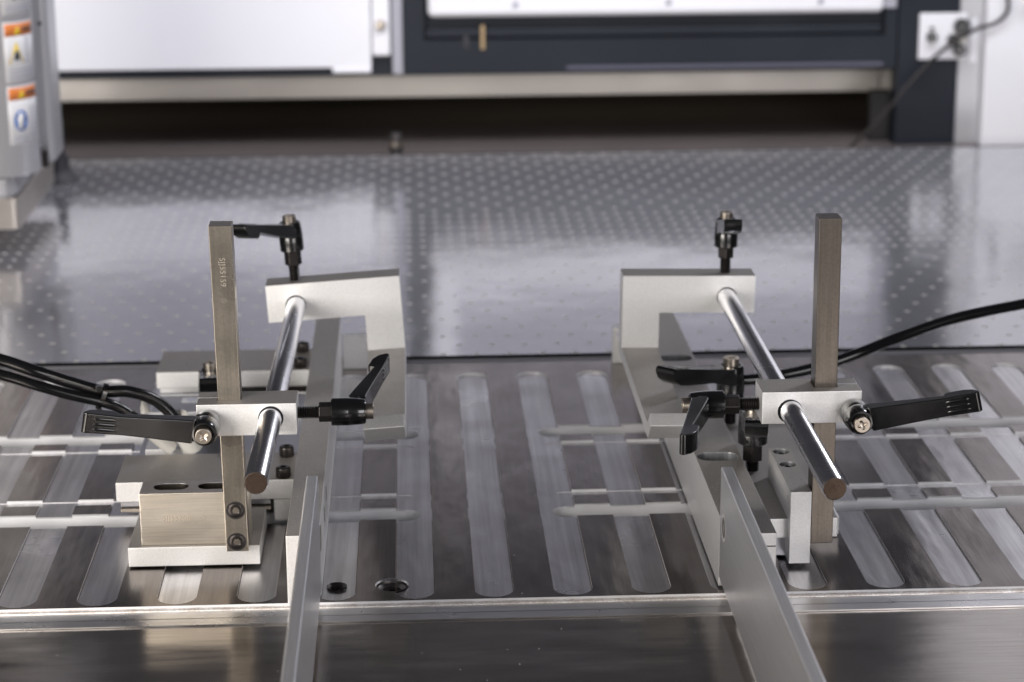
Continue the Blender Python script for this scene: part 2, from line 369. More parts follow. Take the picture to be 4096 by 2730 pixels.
# ------------------------------------------------------------------ perforated sheet
def perforated():
    P = 23.5; cw = P/2; nx = 150; X0 = -620.75
    Yb = 448.; bm = bmesh.new(); cups = bmesh.new()
    # row centres
    rows = [521.5-P*k for k in range(3, 0, -1)]+[521.5+P*k for k in range(0, 29)]
    yy0 = rows[0]-P/2
    # plain strip in front of the first row of cells
    box(bm, X0, X0+nx*cw, Yb, yy0, -3, 0)
    for ri, yc in enumerate(rows):
        k = round((yc-521.5)/P); dense = 748 < yc < 905
        for ci in range(nx):
            x = X0+(ci+.5)*cw
            par = round((x+326.5)/cw)
            hole = dense or ((par+k) % 2 == 0)
            x0, x1, y0, y1 = x-cw/2, x+cw/2, yc-P/2, yc+P/2
            sq = [(x1, yc), (x1, y1), (x, y1), (x0, y1), (x0, yc), (x0, y0), (x, y0), (x1, y0)]
            S8 = [bm.verts.new((a, b_, 0)) for a, b_ in sq]
            if hole:
                r = 2.45; C8 = [bm.verts.new((x+r*math.cos(t*math.pi/4), yc+r*math.sin(t*math.pi/4), 0)) for t in range(8)]
                for t in range(8): bm.faces.new((S8[t], S8[(t+1) % 8], C8[(t+1) % 8], C8[t]))
                R1 = [cups.verts.new((x+r*math.cos(t*math.pi/4), yc+r*math.sin(t*math.pi/4), 0)) for t in range(8)]
                R2 = [cups.verts.new((x+r*.8*math.cos(t*math.pi/4), yc+r*.8*math.sin(t*math.pi/4), -.55)) for t in range(8)]
                for t in range(8): cups.faces.new((R1[t], R1[(t+1) % 8], R2[(t+1) % 8], R2[t]))
                cups.faces.new(R2)
            else: bm.faces.new(S8)
    bmesh.ops.remove_doubles(bm, verts=bm.verts, dist=.01)
    ye = rows[-1]+P/2
    box(bm, X0, X0+nx*cw, ye, 1186, -3, 0)
    o = new('perforated_sheet', bm, M['perf'], smooth=20); struct(o)
    c = new('perforation', cups, M['cup'], o); c['kind'] = 'stuff'
    bxo('front_lip', (X0, X0+nx*cw, 445.6, 447.9, -2.4, -.3), M['stainless'], o, bevel=.3)
perforated()
# dark gap between the table and the sheet
struct(bxo('gap_floor', (-620, 1140, 429.5, 470, -20, -14), M['void'], bevel=0))
struct(bxo('gap_rail', (-620, 1140, 429.2, 437, -14, -7), M['void'], bevel=0))

# ------------------------------------------------------------------ machine housing behind
struct(bxo('cavity_ledge', (-620, 1140, 1186.5, 1455, -34, -19), M['cavity_ledge'], bevel=0))
struct(bxo('cavity_floor', (-620, 1140, 1455.5, 1700, -34, -24), M['cavity'], bevel=0))
struct(bxo('cavity_wall', (-620, 1140, 1700, 1720, -40, 95), M['cavity'], bevel=0))
struct(bxo('cavity_ceiling', (-620, 1140, 1325, 1700, 95, 99), M['cavity'], bevel=0))
cab = thing('machine_cabinet', 'white and navy machine housing across the back above the steel bar', 'machine housing')
bxo('white_panel', (-640, -88, 1302, 1310, 72.5, 152), M['white'], cab, bevel=1.5)
bxo('side_flange', (-87, -67.5, 1301, 1309, 84.5, 152), M['white'], cab, bevel=3, seg=4)
bxo('bottom_flange', (-130, -88.2, 1301, 1306, 66.5, 73.5), M['white'], cab, bevel=2)
bxo('upper_panel', (-640, -67, 1304, 1318, 156, 420), M['lavender'], cab, bevel=2)
bxo('lower_trim', (-640, -55, 1306, 1322, 64, 72), M['navy'], cab, bevel=.5)
bxo('corner_trim', (-87, -66.4, 1309.5, 1316, 66, 420), M['navy'], cab, bevel=.5)
bxo('channel_post', (-65.8, -54.4, 1300, 1312, 65, 420), M['lavender'], cab, bevel=1.5)
nf = bmesh.new(); prism(nf, [(-53.5, 64), (476, 64), (476, 330), (-53.5, 420)], [[(-31.5, 101), (462, 101), (462, 419.5), (-31.5, 419.5)]], 1300, 1312, 'Y')
new('navy_frame', nf, M['navy'], cab, bevel=1)
bxo('navy_recess', (-53, 476, 1312.2, 1320, 64, 420), M['navy'], cab, bevel=0)
bxo('rounded_trim', (-31, 461.5, 1305, 1312, 101.2, 112), M['navy'], cab, bevel=3, seg=3)
bxo('light_trim', (120, 461, 1297, 1299.8, 68, 72), M['dusk_trim'], cab, bevel=.6)
bxo('door_panel', (-27.5, 460, 1296, 1311, 125.2, 185), M['white'], cab, bevel=7, seg=5)
bxo('tall_strip', (-27.5, 2, 1298, 1311, 186, 419), M['white'], cab, bevel=2)
bxo('upper_door', (4, 459, 1302, 1311, 188, 419), M['lavender'], cab, bevel=2)
bxo('door_edge', (460.4, 473.5, 1298, 1311, 130, 420), M['lavender'], cab, bevel=1)
bxo('upper_housing', (-640, 476, 1318, 1324, 421, 1100), M['dark_wall'], cab, bevel=0)
for x, z in ((65.6, 138.9), (228.4, 139.4), (391, 138.7)):
    b = bmesh.new(); lathe(b, [(0, 3), (2.4, 2.6), (3.2, 1.4), (3.2, 0)], 20, frame((x, 1296, z), (0, -1, 0), (1, 0, 0))); new('door_screw', b, M['ink_grey'], cab)
b = bmesh.new(); lathe(b, [(0, 7), (4, 6), (5.6, 4), (5.6, 0)], 24, frame((-77.5, 1301, 118), (0, -1, 0), (1, 0, 0))); new('flange_knob', b, M['screw_steel'], cab)
bxo('tan_strip', (28.6, 32.6, 1298.4, 1300.2, 91, 116.5), M['tan'], cab, bevel=.4, M4=Matrix.Rotation(0, 4, 'Y'))
bxo('latch_slot', (10, 16, 1299.2, 1300.2, 92, 106), M['ink'], cab, bevel=.4)
bar = bxo('steel_crossbar', (-720, 484, 1420, 1450, 19.9, 45.2), M['cross_bar'], bevel=1.6, seg=3)
tag(bar, 'long horizontal stainless bar under the white and navy housing', 'bar')
e = bxo('bar_end_cap', (486.2, 502, 1420.5, 1450, 19.2, 44.2), M['cross_bar'], None, bevel=1.2); tag(e, 'short separate end block at the right end of the long stainless bar', 'block')
pil = thing('corner_pillar', 'dark navy upright pillar at the right carrying a white switch plate', 'pillar')
bxo('pillar_front', (477, 543, 1300, 1330, -30, 900), M['navy'], pil, bevel=1.5)
bxo('pillar_back', (455, 476.4, 1326, 1340, -30, 36), M['void'], pil, bevel=0)
bxo('side_strip', (543.4, 569, 1304, 1330, -30, 900), M['cast_grey'], pil, bevel=1)
wp = bxo('side_wall_panel', (569.5, 1100, 1290, 1320, -30, 900), M['white'], bevel=1); tag(wp, 'tall white panel at the far right edge beside the navy pillar', 'panel')
foot_ = bxo('panel_foot', (632, 660, 1196, 1240, -6, 4), M['beige'], bevel=2); tag(foot_, 'small pale block on the rear edge of the perforated sheet at far right', 'block')
sp = thing('switch_plate', 'white plate with black knobs and a cable on the navy pillar', 'switch plate')
bxo('plate', (498.5, 550, 1296, 1299.6, 74.5, 124), M['white'], sp, bevel=1.2)
bxo('narrow_plate', (555, 563, 1300.5, 1303.8, 70, 117), M['white'], sp, bevel=.8)
for x, z, r in ((511.4, 99, 5.6), (543, 110.5, 8.5), (542, 85, 7.0), (534.5, 96, 6.2)):
    b = bmesh.new(); lathe(b, [(0, 9), (r*.8, 9), (r, 7), (r, 0)], 20, frame((x, 1296, z), (0, -1, 0), (1, 0, 0))); new('knob', b, M['black_coat'], sp)
b = bmesh.new(); lathe(b, [(0, 4), (2.2, 4), (2.4, 0)], 16, frame((511.4, 1296, 108), (0, -1, 0), (1, 0, 0))); new('small_knob', b, M['black_coat'], sp)
b = bmesh.new(); lathe(b, [(0, 4), (4.5, 3), (5, 0)], 16, frame((544, 1288, 97), (0, -1, 0), (1, 0, 0))); new('pale_cap', b, M['beige'], sp)
b = bmesh.new(); tube(b, [(395, 1262, -60), (418, 1266, -20), (450, 1268, 12), (478, 1272, 44), (505, 1280, 72), (530, 1283, 93), (557, 1283, 108.5), (575, 1282, 114), (586, 1281, 123), (589, 1280, 134), (585, 1280, 160)], 2.1)
tag(new('thin_cable', b, M['black_steel']), 'thin dark cable running diagonally past the white switch plate on the pillar', 'cable')
b = bmesh.new(); tube(b, [(600, 1270, 150), (640, 1270, 141), (680, 1270, 125)], 4); tag(new('short_cable', b, M['black_steel']), 'dark cable crossing the extreme top right corner over white panel', 'cable')
st = thing('cavity_stud', 'small dark threaded stud standing in the dark gap below the crossbar', 'stud')
b = bmesh.new(); lathe(b, [(0, -22), (7, -22), (7, 3), (5, 6), (0, 6)], 24, Matrix.Translation((-63.5, 1262, 3))); new('stud_post', b, M['seam'], st)
b = bmesh.new(); lathe(b, [(7.2, -7), (8.4, -7), (8.4, -3), (7.2, -3)], 24, Matrix.Translation((-63.5, 1262, 3))); new('bright_ring', b, M['screw_steel'], st)

# ------------------------------------------------------------------ actuator at the left
act = thing('actuator_column', 'grey cylindrical actuator with orange warning stickers on a nickel foot', 'actuator')
cx, cy, cr = -396, 812, 34
b = bmesh.new(); lathe(b, [(0, 65), (cr-1, 65), (cr, 67), (cr, 420), (0, 420)], 64, Matrix.Translation((cx, cy, 0))); new('barrel', b, M['cast_grey'], act)
bxo('rear_column', (-470, -355.8, 852, 905, 62, 420), M['cast_grey'], act, bevel=6, seg=5)
b = bmesh.new(); prism(b, [(-470, 985), (-380, 985), (-379.5, 800), (-381, 790), (-386, 783), (-395, 779), (-404, 783), (-412, 779), (-470, 779)], [], 47, 64, 'Z'); new('upper_block', b, M['cast_grey'], act, bevel=3, seg=3)
b = bmesh.new(); prism(b, [(-470, 985), (-379.2, 985), (-379.2, 797), (-381, 792), (-386, 790), (-470, 790)], [], 18, 45.8, 'Z'); new('nickel_foot', b, M['stainless'], act, bevel=1.5)
bxo('groove', (-468, -381, 792, 984, 45.9, 46.95), M['seam'], act, bevel=0)
b = bmesh.new(); lathe(b, [(0, 0), (4, 0), (4, 14), (2.5, 16), (0, 16)], 20, Matrix.Translation((-364, 842, 62))); new('base_screw', b, M['black_steel'], act)
b = bmesh.new(); lathe(b, [(0, 0), (1.8, 0), (1.8, .8), (0, .8)], 20, frame((-362, 851.8, 184), (0, -1, 0), (1, 0, 0))); new('set_screw', b, M['ink'], act)
b = bmesh.new(); tube(b, [(-403, 776, 64), (-403, 776, 80)], 5); new('black_plug', b, M['black_coat'], act)
def curved(name, a0, a1, z0, z1, off, mat, parent, slant=0):
    """strip wrapped on the barrel: angles in degrees, 0 = facing the camera, positive to the right"""
    bm = bmesh.new(); n = 10; ra = cr+off; rows = []
    for i in range(n+1):
        t = R(a0+(a1-a0)*i/n); x = cx+ra*math.sin(t); y = cy-ra*math.cos(t)
        rows.append((bm.verts.new((x, y, z0)), bm.verts.new((x, y, z1))))
    for a, c in zip(rows, rows[1:]): bm.faces.new((a[0], c[0], c[1], a[1]))
    o = new(name, bm, mat, parent, smooth=60)
    sol = o.modifiers.new('thick', 'SOLIDIFY'); sol.thickness = .12*S; sol.offset = 1
    return o
def curved_poly(name, pts, off, mat, parent):
    bm = bmesh.new(); ra = cr+off
    bm.faces.new([bm.verts.new((cx+ra*math.sin(R(a)), cy-ra*math.cos(R(a)), z)) for a, z in pts])
    o = new(name, bm, mat, parent); sol = o.modifiers.new('thick', 'SOLIDIFY'); sol.thickness = .1*S; sol.offset = 1; return o
def sticker(z0, z1, kind):
    s = curved('warning_sticker', 26, 84, z0, z1, .15, M['sticker'], act); h = z1-z0
    if kind != 'top':
        curved('orange_header', 28, 82, z1-11.5, z1-1.2, .32, M['orange'], s)
        curved_poly('header_triangle', [(42, z1-10.5), (54, z1-10.5), (48, z1-3)], .5, M['yellow'], s)
        for i in range(4): curved('header_letter', 57+i*6, 61+i*6, z1-8.5, z1-4.5, .5, M['ink'], s)
    if kind == 'tri':
        curved_poly('yellow_triangle', [(32, z0+16), (57, z0+16), (44.5, z0+34)], .45, M['yellow'], s)
        curved_poly('triangle_mark', [(40, z0+18.5), (49, z0+18.5), (48, z0+26), (42, z0+26)], .62, M['ink'], s)
        for i in range(5): curved('print_block', 62, 66, z0+16+i*4.3, z0+18.6+i*4.3, .4, M['ink_grey'], s)
        for i in range(3): curved('print_line', 32, 78, z0+3+i*3.4, z0+4.1+i*3.4, .4, M['ink_grey'], s)
    if kind == 'glove':
        b_ = [(34+11+11*math.cos(t*math.pi/8), z0+20+9*math.sin(t*math.pi/8)) for t in range(16)]
        curved_poly('blue_disc', b_, .45, M['blue'], s)
        curved_poly('pale_hand', [(40, z0+13), (48, z0+13), (50, z0+24), (44, z0+28), (39, z0+22)], .62, M['sticker'], s)
        for i in range(8): curved('print_line', 60, 79, z0+6+i*3.4, z0+7+i*3.4, .4, M['ink_grey'], s)
        for i in range(2): curved('print_line', 32, 56, z0+3+i*3, z0+4+i*3, .4, M['ink_grey'], s)
    if kind == 'top':
        curved_poly('dark_stroke', [(32, z0+15), (35, z0+15), (50, z0+30), (47, z0+31)], .45, M['ink'], s)
        curved_poly('dark_stroke', [(44, z0+12), (48, z0+12), (53, z0+30), (50, z0+30)], .45, M['ink'], s)
        for i in range(2): curved('print_line', 32, 78, z0+3+i*3.2, z0+4+i*3.2, .4, M['ink_grey'], s)
        for i in range(4): curved('print_line', 58, 70, z0+12+i*4, z0+13.4+i*4, .4, M['ink_grey'], s)
sticker(92, 141, 'glove'); sticker(144, 194, 'tri'); sticker(200, 250, 'top')
sf = thing('suction_foot', 'black rubber suction foot behind the actuator on the perforated sheet', 'foot')
b = bmesh.new(); lathe(b, [(0, .1), (17.5, .1), (16.5, 3), (12, 8), (9, 14), (8.5, 26), (0, 26)], 32, Matrix.Translation((-388, 1079, 0))); new('rubber_cup', b, M['ink'], sf)
b = bmesh.new(); lathe(b, [(0, 24), (5, 24), (5, 60), (0, 60)], 20, Matrix.Translation((-388, 1079, 0))); new('foot_stem', b, M['ink'], sf)

# ------------------------------------------------------------------ parts shared by both fixtures
def socket_head(bm, F, r, h, hexr, depth):
    """socket cap screw head, axis +Z, base at z=0"""
    n = 36
    pts = circ(0, 0, r, n); hx = circ(0, 0, hexr, 6)
    start = len(bm.verts)
    lathe(bm, [(r*.96, 0), (r, .25), (r, h-.7), (r-.25, h-.25), (r-.7, h), (hexr*1.12, h)], n, F)
    # hexagonal recess
    top = [bm.verts.new(F @ Vector((hexr*math.cos(k*math.pi/3), hexr*math.sin(k*math.pi/3), h-.25))) for k in range(6)]
    bot = [bm.verts.new(F @ Vector((hexr*math.cos(k*math.pi/3), hexr*math.sin(k*math.pi/3), h-depth))) for k in range(6)]
    for k in range(6): bm.faces.new((top[k], top[(k+1) % 6], bot[(k+1) % 6], bot[k]))
    bm.faces.new(bot)
    ring = [bm.verts.new(F @ Vector((hexr*1.12*math.cos(i*2*math.pi/n), hexr*1.12*math.sin(i*2*math.pi/n), h))) for i in range(n)]
    for k in range(6):
        seg = [ring[(k*6+i) % n] for i in range(7)]
        for i in range(6): bm.faces.new((seg[i], seg[i+1], top[(k+1) % 6] if i >= 3 else top[k]))
        bm.faces.new((seg[3], top[(k+1) % 6], top[k]))
def cap_screw(parent, o, z, r=4.1, h=6.2, hexr=2.0, name='cap_screw', mat=None, knurl=True):
    bm = bmesh.new(); F = frame(o, z, (1, .1, .05)); socket_head(bm, F, r, h, hexr, 2.6)
    if knurl:
        for i in range(40):
            a = 2*math.pi*i/40; q = F @ Matrix.Rotation(a, 4, 'Z')
            vs = [q @ Vector(p) for p in ((r-.02, -.13, .5), (r+.13, 0, .5), (r-.02, .13, .5), (r-.02, -.13, h-1.3), (r+.13, 0, h-1.3), (r-.02, .13, h-1.3))]
            V = [bm.verts.new(v) for v in vs]
            bm.faces.new((V[0], V[1], V[4], V[3])); bm.faces.new((V[1], V[2], V[5], V[4])); bm.faces.new((V[3], V[4], V[5]))
    return new(name, bm, mat or M['black_steel'], parent, smooth=40)
def lever(label, base, axis, arm, s=1.0, stud=0.0, hexh=0.0, stud_bottom=0.0, cross=0.0, tone=None):
    """clamping lever; base = centre of the hub's lower face, axis = hub axis, arm = direction of the handle"""
    t = thing('clamping_lever', label, 'lever', 'black clamping levers of the two fixtures')
    F = frame(base, axis, arm) @ Matrix.Scale(s, 4)
    # hub
    bm = bmesh.new()
    lathe(bm, [(4.6, .3), (4.6, 0), (6.9, 0), (7.3, .5), (7.35, 8.6), (7.25, 8.9), (7.25, 9.1), (7.3, 9.4), (7.0, 13.5), (6.6, 17.2), (6.1, 18.0), (5.1, 18.15), (4.9, 17.4), (4.85, 14.5), (0, 14.5)], 56, F)
    new('hub', bm, M['black_coat'], t, smooth=32)
    # handle: profile in (r,h), width varies with r
    prof = [(1.5, 9.4), (6.6, 8.9), (24.5, 14.8), (43.6, 21.6), (44.6, 19.2), (46.0, 18.6), (54.0, 20.8), (58.6, 24.2), (60.4, 27.8), (60.2, 29.6), (58.6, 30.4), (50, 28.4), (42.5, 26.5), (24, 22.0), (8, 18.35), (5.3, 18.0), (5.2, 14.6), (1.5, 14.4)]
    def wd(r): 
        if r < 8: return 6.2
        if r < 40: return 6.2-(r-8)/32*1.35
        return 4.85+(r-40)/20*.55
    bm = bmesh.new(); A = [bm.verts.new(F @ Vector((r, wd(r)*(1 if h > 10 or r < 20 else .94), h))) for r, h in prof]; B_ = [bm.verts.new(F @ Vector((r, -wd(r), h))) for r, h in prof]
    fa = bm.faces.new(A); fb = bm.faces.new(B_)
    for i in range(len(prof)): bm.faces.new((A[i], A[(i+1) % len(prof)], B_[(i+1) % len(prof)], B_[i]))
    bmesh.ops.triangulate(bm, faces=[fa, fb])
    h_ = new('handle', bm, M['black_coat'], t, smooth=42, bevel=.95*s, seg=4)
    for k in (-1, 0, 1):   # grip ridges near the tip
        bm = bmesh.new(); q = F @ Matrix.Translation((48.8, k*2.7, 28.0)) @ Matrix.Rotation(-R(13.5), 4, 'Y')
        n = 12; rr = []
        for i in range(n+1):
            u = -1+2*i/n; wv = .95*math.sqrt(max(0, 1-u**4))+.02; hh = .62*math.sqrt(max(0, 1-u**4))
            rr.append([bm.verts.new(q @ Vector((u*6.2, wv*math.cos(math.pi*j/8), hh*math.sin(math.pi*j/8)-.05))) for j in range(9)])
        for a, c in zip(rr, rr[1:]):
            for j in range(8): bm.faces.new((a[j], a[j+1], c[j+1], c[j]))
        new('grip_ridge', bm, M['black_coat'], h_, smooth=60)
    # screw in the hub with a cross recess
    bm = bmesh.new(); r0 = 4.15; q = F @ Matrix.Rotation(cross, 4, 'Z')
    zt = 22.0; c = []
    for k in range(4):
        a = k*math.pi/2
        for dx, dy in ((2.35, -.55), (2.55, 0), (2.35, .55), (.75, .75)): c.append((dx*math.cos(a)-dy*math.sin(a), dx*math.sin(a)+dy*math.cos(a)))
    tmp = bmesh.new(); prism(tmp, circ(0, 0, r0, 36), [c], 12.0, zt, 'Z')
    tmp.transform(q); me = bpy.data.meshes.new('t'); tmp.to_mesh(me); tmp.free(); bm.from_mesh(me); bpy.data.meshes.remove(me)
    sc = new('screw', bm, M['screw_steel'], t, smooth=30, bevel=.28*s, seg=2)
    bm = bmesh.new(); lathe(bm, [(0, 20.1), (1.3, 20.3), (2.7, 20.9)], 20, q); new('recess', bm, M['screw_steel'], sc)
    # hexagon and stud
    if hexh:
        bm = bmesh.new(); hr = 5.35
        hexp = circ(0, 0, hr, 6)
        tmp = bmesh.new(); prism(tmp, hexp, [], -hexh/s, .2, 'Z'); tmp.transform(F); me = bpy.data.meshes.new('t'); tmp.to_mesh(me); tmp.free(); bm.from_mesh(me); bpy.data.meshes.remove(me)
        new('hexagon', bm, M['black_steel'], t, smooth=25, bevel=.5*s, seg=2)
    if stud:
        bm = bmesh.new(); z0 = -(hexh+stud)/s; p = []; z = z0
        p.append((0, z0)); k = 0
        while z < -hexh/s: p.append((3.45 if k % 2 else 2.85, z)); z += .62; k += 1
        p.append((2.6, -hexh/s+.1)); lathe(bm, p, 32, F); new('stud', bm, M['black_steel'], t, smooth=25)
    return t

# ------------------------------------------------------------------ left fixture
def bracket(label, hole, ang, mirror, front_y, grp='hold-down brackets of the two fixtures'):
    """C-shaped arm with a forward foot; hole = centre of the rod bore (x, z)"""
    t = thing('hold_down_bracket', label, 'bracket', grp)
    k = -1 if mirror else 1
    X = lambda v: v*k
    out = [(17.6, 13.5), (-64.8, 13.5), (-64.8, -32.6), (-41.8, -32.6), (-41.8, -10.0), (17.6, -10.0)]
    bm = bmesh.new(); prism(bm, [(X(a), c) for a, c in out], [], 0, 19, 'Y')
    F = Matrix.Translation((hole[0], front_y, hole[1])) @ Matrix.Rotation(ang, 4, 'Y')
    arm_ = new('arm', bm, M['alu'], t, bevel=.45, M4=F)
    for p in arm_.data.polygons: p.use_smooth = False
    dust_shade_top(arm_, .9); cut(arm_, [cylb((hole[0], front_y-5, hole[1]), (0, 1, 0), 6.3, 30)])
    # foot: bar with a tip bent up 45 degrees, profile in (y,z)
    fy = -157.0; zt = -32.7; th = 8.0; L_ = 11.6
    bt = zt-th; c45 = math.cos(math.pi/4)
    fil = []
    yb = fy
    inner = (yb+5.7-L_+(0), 0)
    P = [(19, zt), (19, bt), (yb+3, bt), (yb+1, bt+.5), (yb-L_, bt+L_), (yb-L_+5.7, bt+L_+5.7), (yb+4.6-.8, bt+9.0+.6), (yb+6.0, bt+8.3), (yb+9, zt)]
    bm = bmesh.new(); x0, x1 = sorted((X(-64.7), X(-41.9)))
    prism(bm, P, [], x0, x1, 'X')
    dust_shade_top(new('foot', bm, [M['alu_dust_shade'], M['alu']], t, bevel=.4, M4=F), .9)
    return t
bracket('light aluminium C bracket at left, arm tilted up to the right over the left rail', (-120.3, 87.7), -R(3.6), True, 264.5)
bracket('light aluminium C bracket at right, arm level, over the right rail', (146.5, 88.0), R(.9), False, 265.)

def shaft(label, a, bpt, r=5.78):
    t = thing('guide_rod', label, 'rod', 'polished rods of the two fixtures'); d = Vector(bpt)-Vector(a)
    F = frame(a, d, (1, 0, 0)); L_ = d.length
    bm = bmesh.new(); lathe(bm, [(r-.35, .02), (r, .5), (r, L_), (0, L_)], 72, F); new('rod_body', bm, M['chrome'], t, smooth=40)
    bm = bmesh.new(); prof = [(0, 0)]+[(r*k/9*.93, (.0 if k % 2 else .05)) for k in range(1, 10)]+[(r-.35, .03)]
    lathe(bm, prof, 72, F); new('rod_end', bm, M['rust_end'], t, smooth=40)
    return t
shaft('polished round rod pointing down-left through the left clamp block, brown end', (-124.1, -64, 88.0), (-119.8, 282, 87.6))
shaft('polished round rod pointing down-right through the right clamp block, brown end', (150.4-2.7, -89, 88.0), (146.3, 283, 88.0))

def post(label, x0, y0, z0, z1, lean, mat, wdt=11.8, dp=12.2):
    t = thing('square_post', label, 'post', 'square upright posts of the two fixtures')
    bm = bmesh.new(); v = box(bm, x0, x0+wdt, y0, y0+dp, z0, z1)
    for q in bm.verts: q.co.x += lean*(q.co.z-z0)/(z1-z0)
    new('post_bar', bm, mat, t, bevel=.4); return t
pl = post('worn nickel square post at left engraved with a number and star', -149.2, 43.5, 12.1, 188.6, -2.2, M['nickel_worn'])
bm = bmesh.new(); box(bm, -151.3, -139.7, 43.7, 55.5, 188.63, 188.75)
Ft = frame((-145.0, 43.42, 164.4), (0, -1, 0), (-.0125*0, 0, -1))
text('SJJ55159', Ft, 4.1, M['engrave_light'], pl)
star(frame((-145.0, 43.44, 149.3), (0, -1, 0), (0, 0, -1)), 1.9, M['engrave_light'], pl)
for z in (35.2, 17.6):
    xx = -143.4
    b = bmesh.new(); lathe(b, [(5.05, -.05), (5.05, .06), (4.3, .06)], 40, frame((xx, 43.5, z), (0, -1, 0), (1, 0, 0))); new('bore_rim', b, M['seam'], pl)
    cap_screw(pl, (xx, 45.2, z), (0, -1, 0), r=4.35, h=2.4, hexr=2.0, mat=M['black_steel'], knurl=False)
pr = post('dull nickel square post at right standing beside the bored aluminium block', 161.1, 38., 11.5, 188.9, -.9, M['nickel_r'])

def clamp(label, x0, x1, y0, y1, z0, z1, hx, hz, post_rect, kerf_side):
    t = thing('clamp_block', label, 'clamp block', 'split clamp blocks of the two fixtures')
    bm = bmesh.new(); box(bm, x0, x1, y0, y1, z0, z1); o = dust_shade_top(new('block', bm, M['alu'], t, bevel=.4))
    px0, px1, py0, py1 = post_rect
    c2 = bmesh.new(); box(c2, px0, px1, py0, py1, z0-5, z1+5)
    c3 = bmesh.new(); yk = (y0+y1)/2+.6
    if kerf_side < 0: box(c3, x0-5, px0+1, yk, yk+1.0, z0-5, z1+5)
    else: box(c3, px1-1, x1+5, yk, yk+1.0, z0-5, z1+5)
    cut(o, [cylb((hx, y0-5, hz), (0, 1, 0), 6.35, y1-y0+10), c2, c3])
    return t
clamp('silver clamp block at left joining square post and polished rod', -160.9, -109.3, 35.8, 58.6, 79.0, 96.1, -122.7, 88.2, (-150.55, -138.3, 43.4, 55.8), -1)
clamp('silver clamp block at right joining square post and polished rod', 132.0, 184.2, 30.6, 54.0, 81.3, 98.6, 146.7, 88.0, (160.4, 172.8, 37.9, 50.4), 1)

lever('black lever pointing left from the front of the left clamp block', (-155.5, 34.2, 86.6), (0, -1, 0), (-.98, 0, .19), 1.0, hexh=1.4, cross=.8)
lever('black lever right of the left clamp block, handle rising to the upper right', (-91.8, 47, 87.5), (1, 0, 0), (0, .988, .15), 1.0, stud=17.0, hexh=6.5)
lever('black lever upright on top of the left C bracket, handle pointing left', (-122, 275, 120), (-.063, 0, .998), (-.445, -.895, -.03), 1.0, stud=19, hexh=9.0)
lever('black lever pointing right from the front of the right clamp block', (180.1, 29.4, 87.3), (0, -1, 0), (.97, 0, .235), 1.0, hexh=1.6, cross=.15)
lever('black lever left of the right clamp block, handle hanging towards the viewer', (113.6, 42, 89), (-1, 0, 0), (0, -1, -.03), 1.0, stud=18, hexh=8.0)
lever('black lever upright on top of the right C bracket, handle facing the viewer', (146.7, 275, 118), (0, 0, 1), (-.075, -1, 0), 1.0, stud=17, hexh=7.0)
lever('large black lever standing behind the right clamp block, handle pointing left', (142.0, 210, 39.6), (0, 0, 1), (-.66, -.75, 0), 1.16, stud=9, hexh=8.0)
lever('large black lever standing on the right carriage plate below the clamp block', (142.3, 123, 40.2), (0, 0, 1), (-.13, -.99, 0), 1.16, stud=7, hexh=10.)
lever('black lever half hidden behind the left square post, handle facing the viewer', (-176, 283, 22), (0, 0, 1), (.08, -1, 0), 1.12, stud=4, hexh=1.5)

# nickel block on its aluminium base
nb = thing('nickel_block', 'brushed nickel block engraved with a number, two oval slots on top', 'block')
bm = bmesh.new(); box(bm, -195.1, -137.6, 55.6, 76.6, 12.05, 41.1); o = new('block_body', bm, M['nickel'], nb, bevel=.35)
cs = []
for xc in (-179.3, -155.6):
    c_ = bmesh.new(); prism(c_, stadium(xc-4.4, 66.6, xc+4.4, 66.6, 5.0), [], 30.0, 50, 'Z'); cs.append(c_)
cut(o, cs)
for xc in (-179.3, -155.6):
    bm = bmesh.new(); prism(bm, stadium(xc-4.2, 66.6, xc+4.2, 66.6, 4.8), [], 29.5, 30.2, 'Z'); new('slot_floor', bm, M['black_steel'], nb)
    bm = bmesh.new(); prism(bm, stadium(xc-4.4, 66.6, xc+4.4, 66.6, 4.98), [stadium(xc-4.4, 66.6, xc+4.4, 66.6, 4.8)], 30.2, 40.8, 'Z'); new('slot_liner', bm, M['nickel_r'], nb)
text('SJJ55208', frame((-175.7, 55.53, 26.9), (0, -1, 0), (1, 0, 0)), 4.0, M['engrave'], nb)
star(frame((-161.6, 55.53, 26.8), (0, -1, 0), (1, 0, 0)), 2.05, M['engrave'], nb)
bp_ = dust_shade_top(bxo('base_plate', (-202.2, -132.2, 52.7, 112, .9, 11.95), M['alu'], bevel=.5)); tag(bp_, 'flat white aluminium base plate under the engraved nickel block', 'plate')

# carriage plates on the left rail
def left_plate(label, y0, y1, zt, zb, screws_y, extra=None):
    t = thing('carriage_plate', label, 'plate', 'carriage plates beside the left rail')
    bm = bmesh.new(); box(bm, -216.4, -114.9, y0, y1, zb, zt); dust_shade_top(new('plate_body', bm, M['alu_dust_shade'], t, bevel=.5))
    for y in screws_y: cap_screw(t, (-122.8, y, zt+.02), (0, 0, 1))
    return t
mp = left_plate('grey topped aluminium plate with two black cap screws behind the nickel block', 120.5, 168.3, 24.9, 13.2, (124.6, 161.4))
bxo('hanging_block', (-128.6, -114.9, 120.6, 168, .2, 13.0), M['alu'], mp, bevel=.4)
bxo('slide_rail', (-214.3, -130.4, 122.2, 166, 9.9, 13.1), M['alu_band'], mp, bevel=.3)
bxo('slide_groove', (-214.0, -131, 123.0, 166, 8.9, 9.85), M['seam'], mp, bevel=0)
bxo('slide_base', (-214.5, -130.2, 121.6, 166, 6.7, 8.85), M['screw_steel'], mp, bevel=.3)
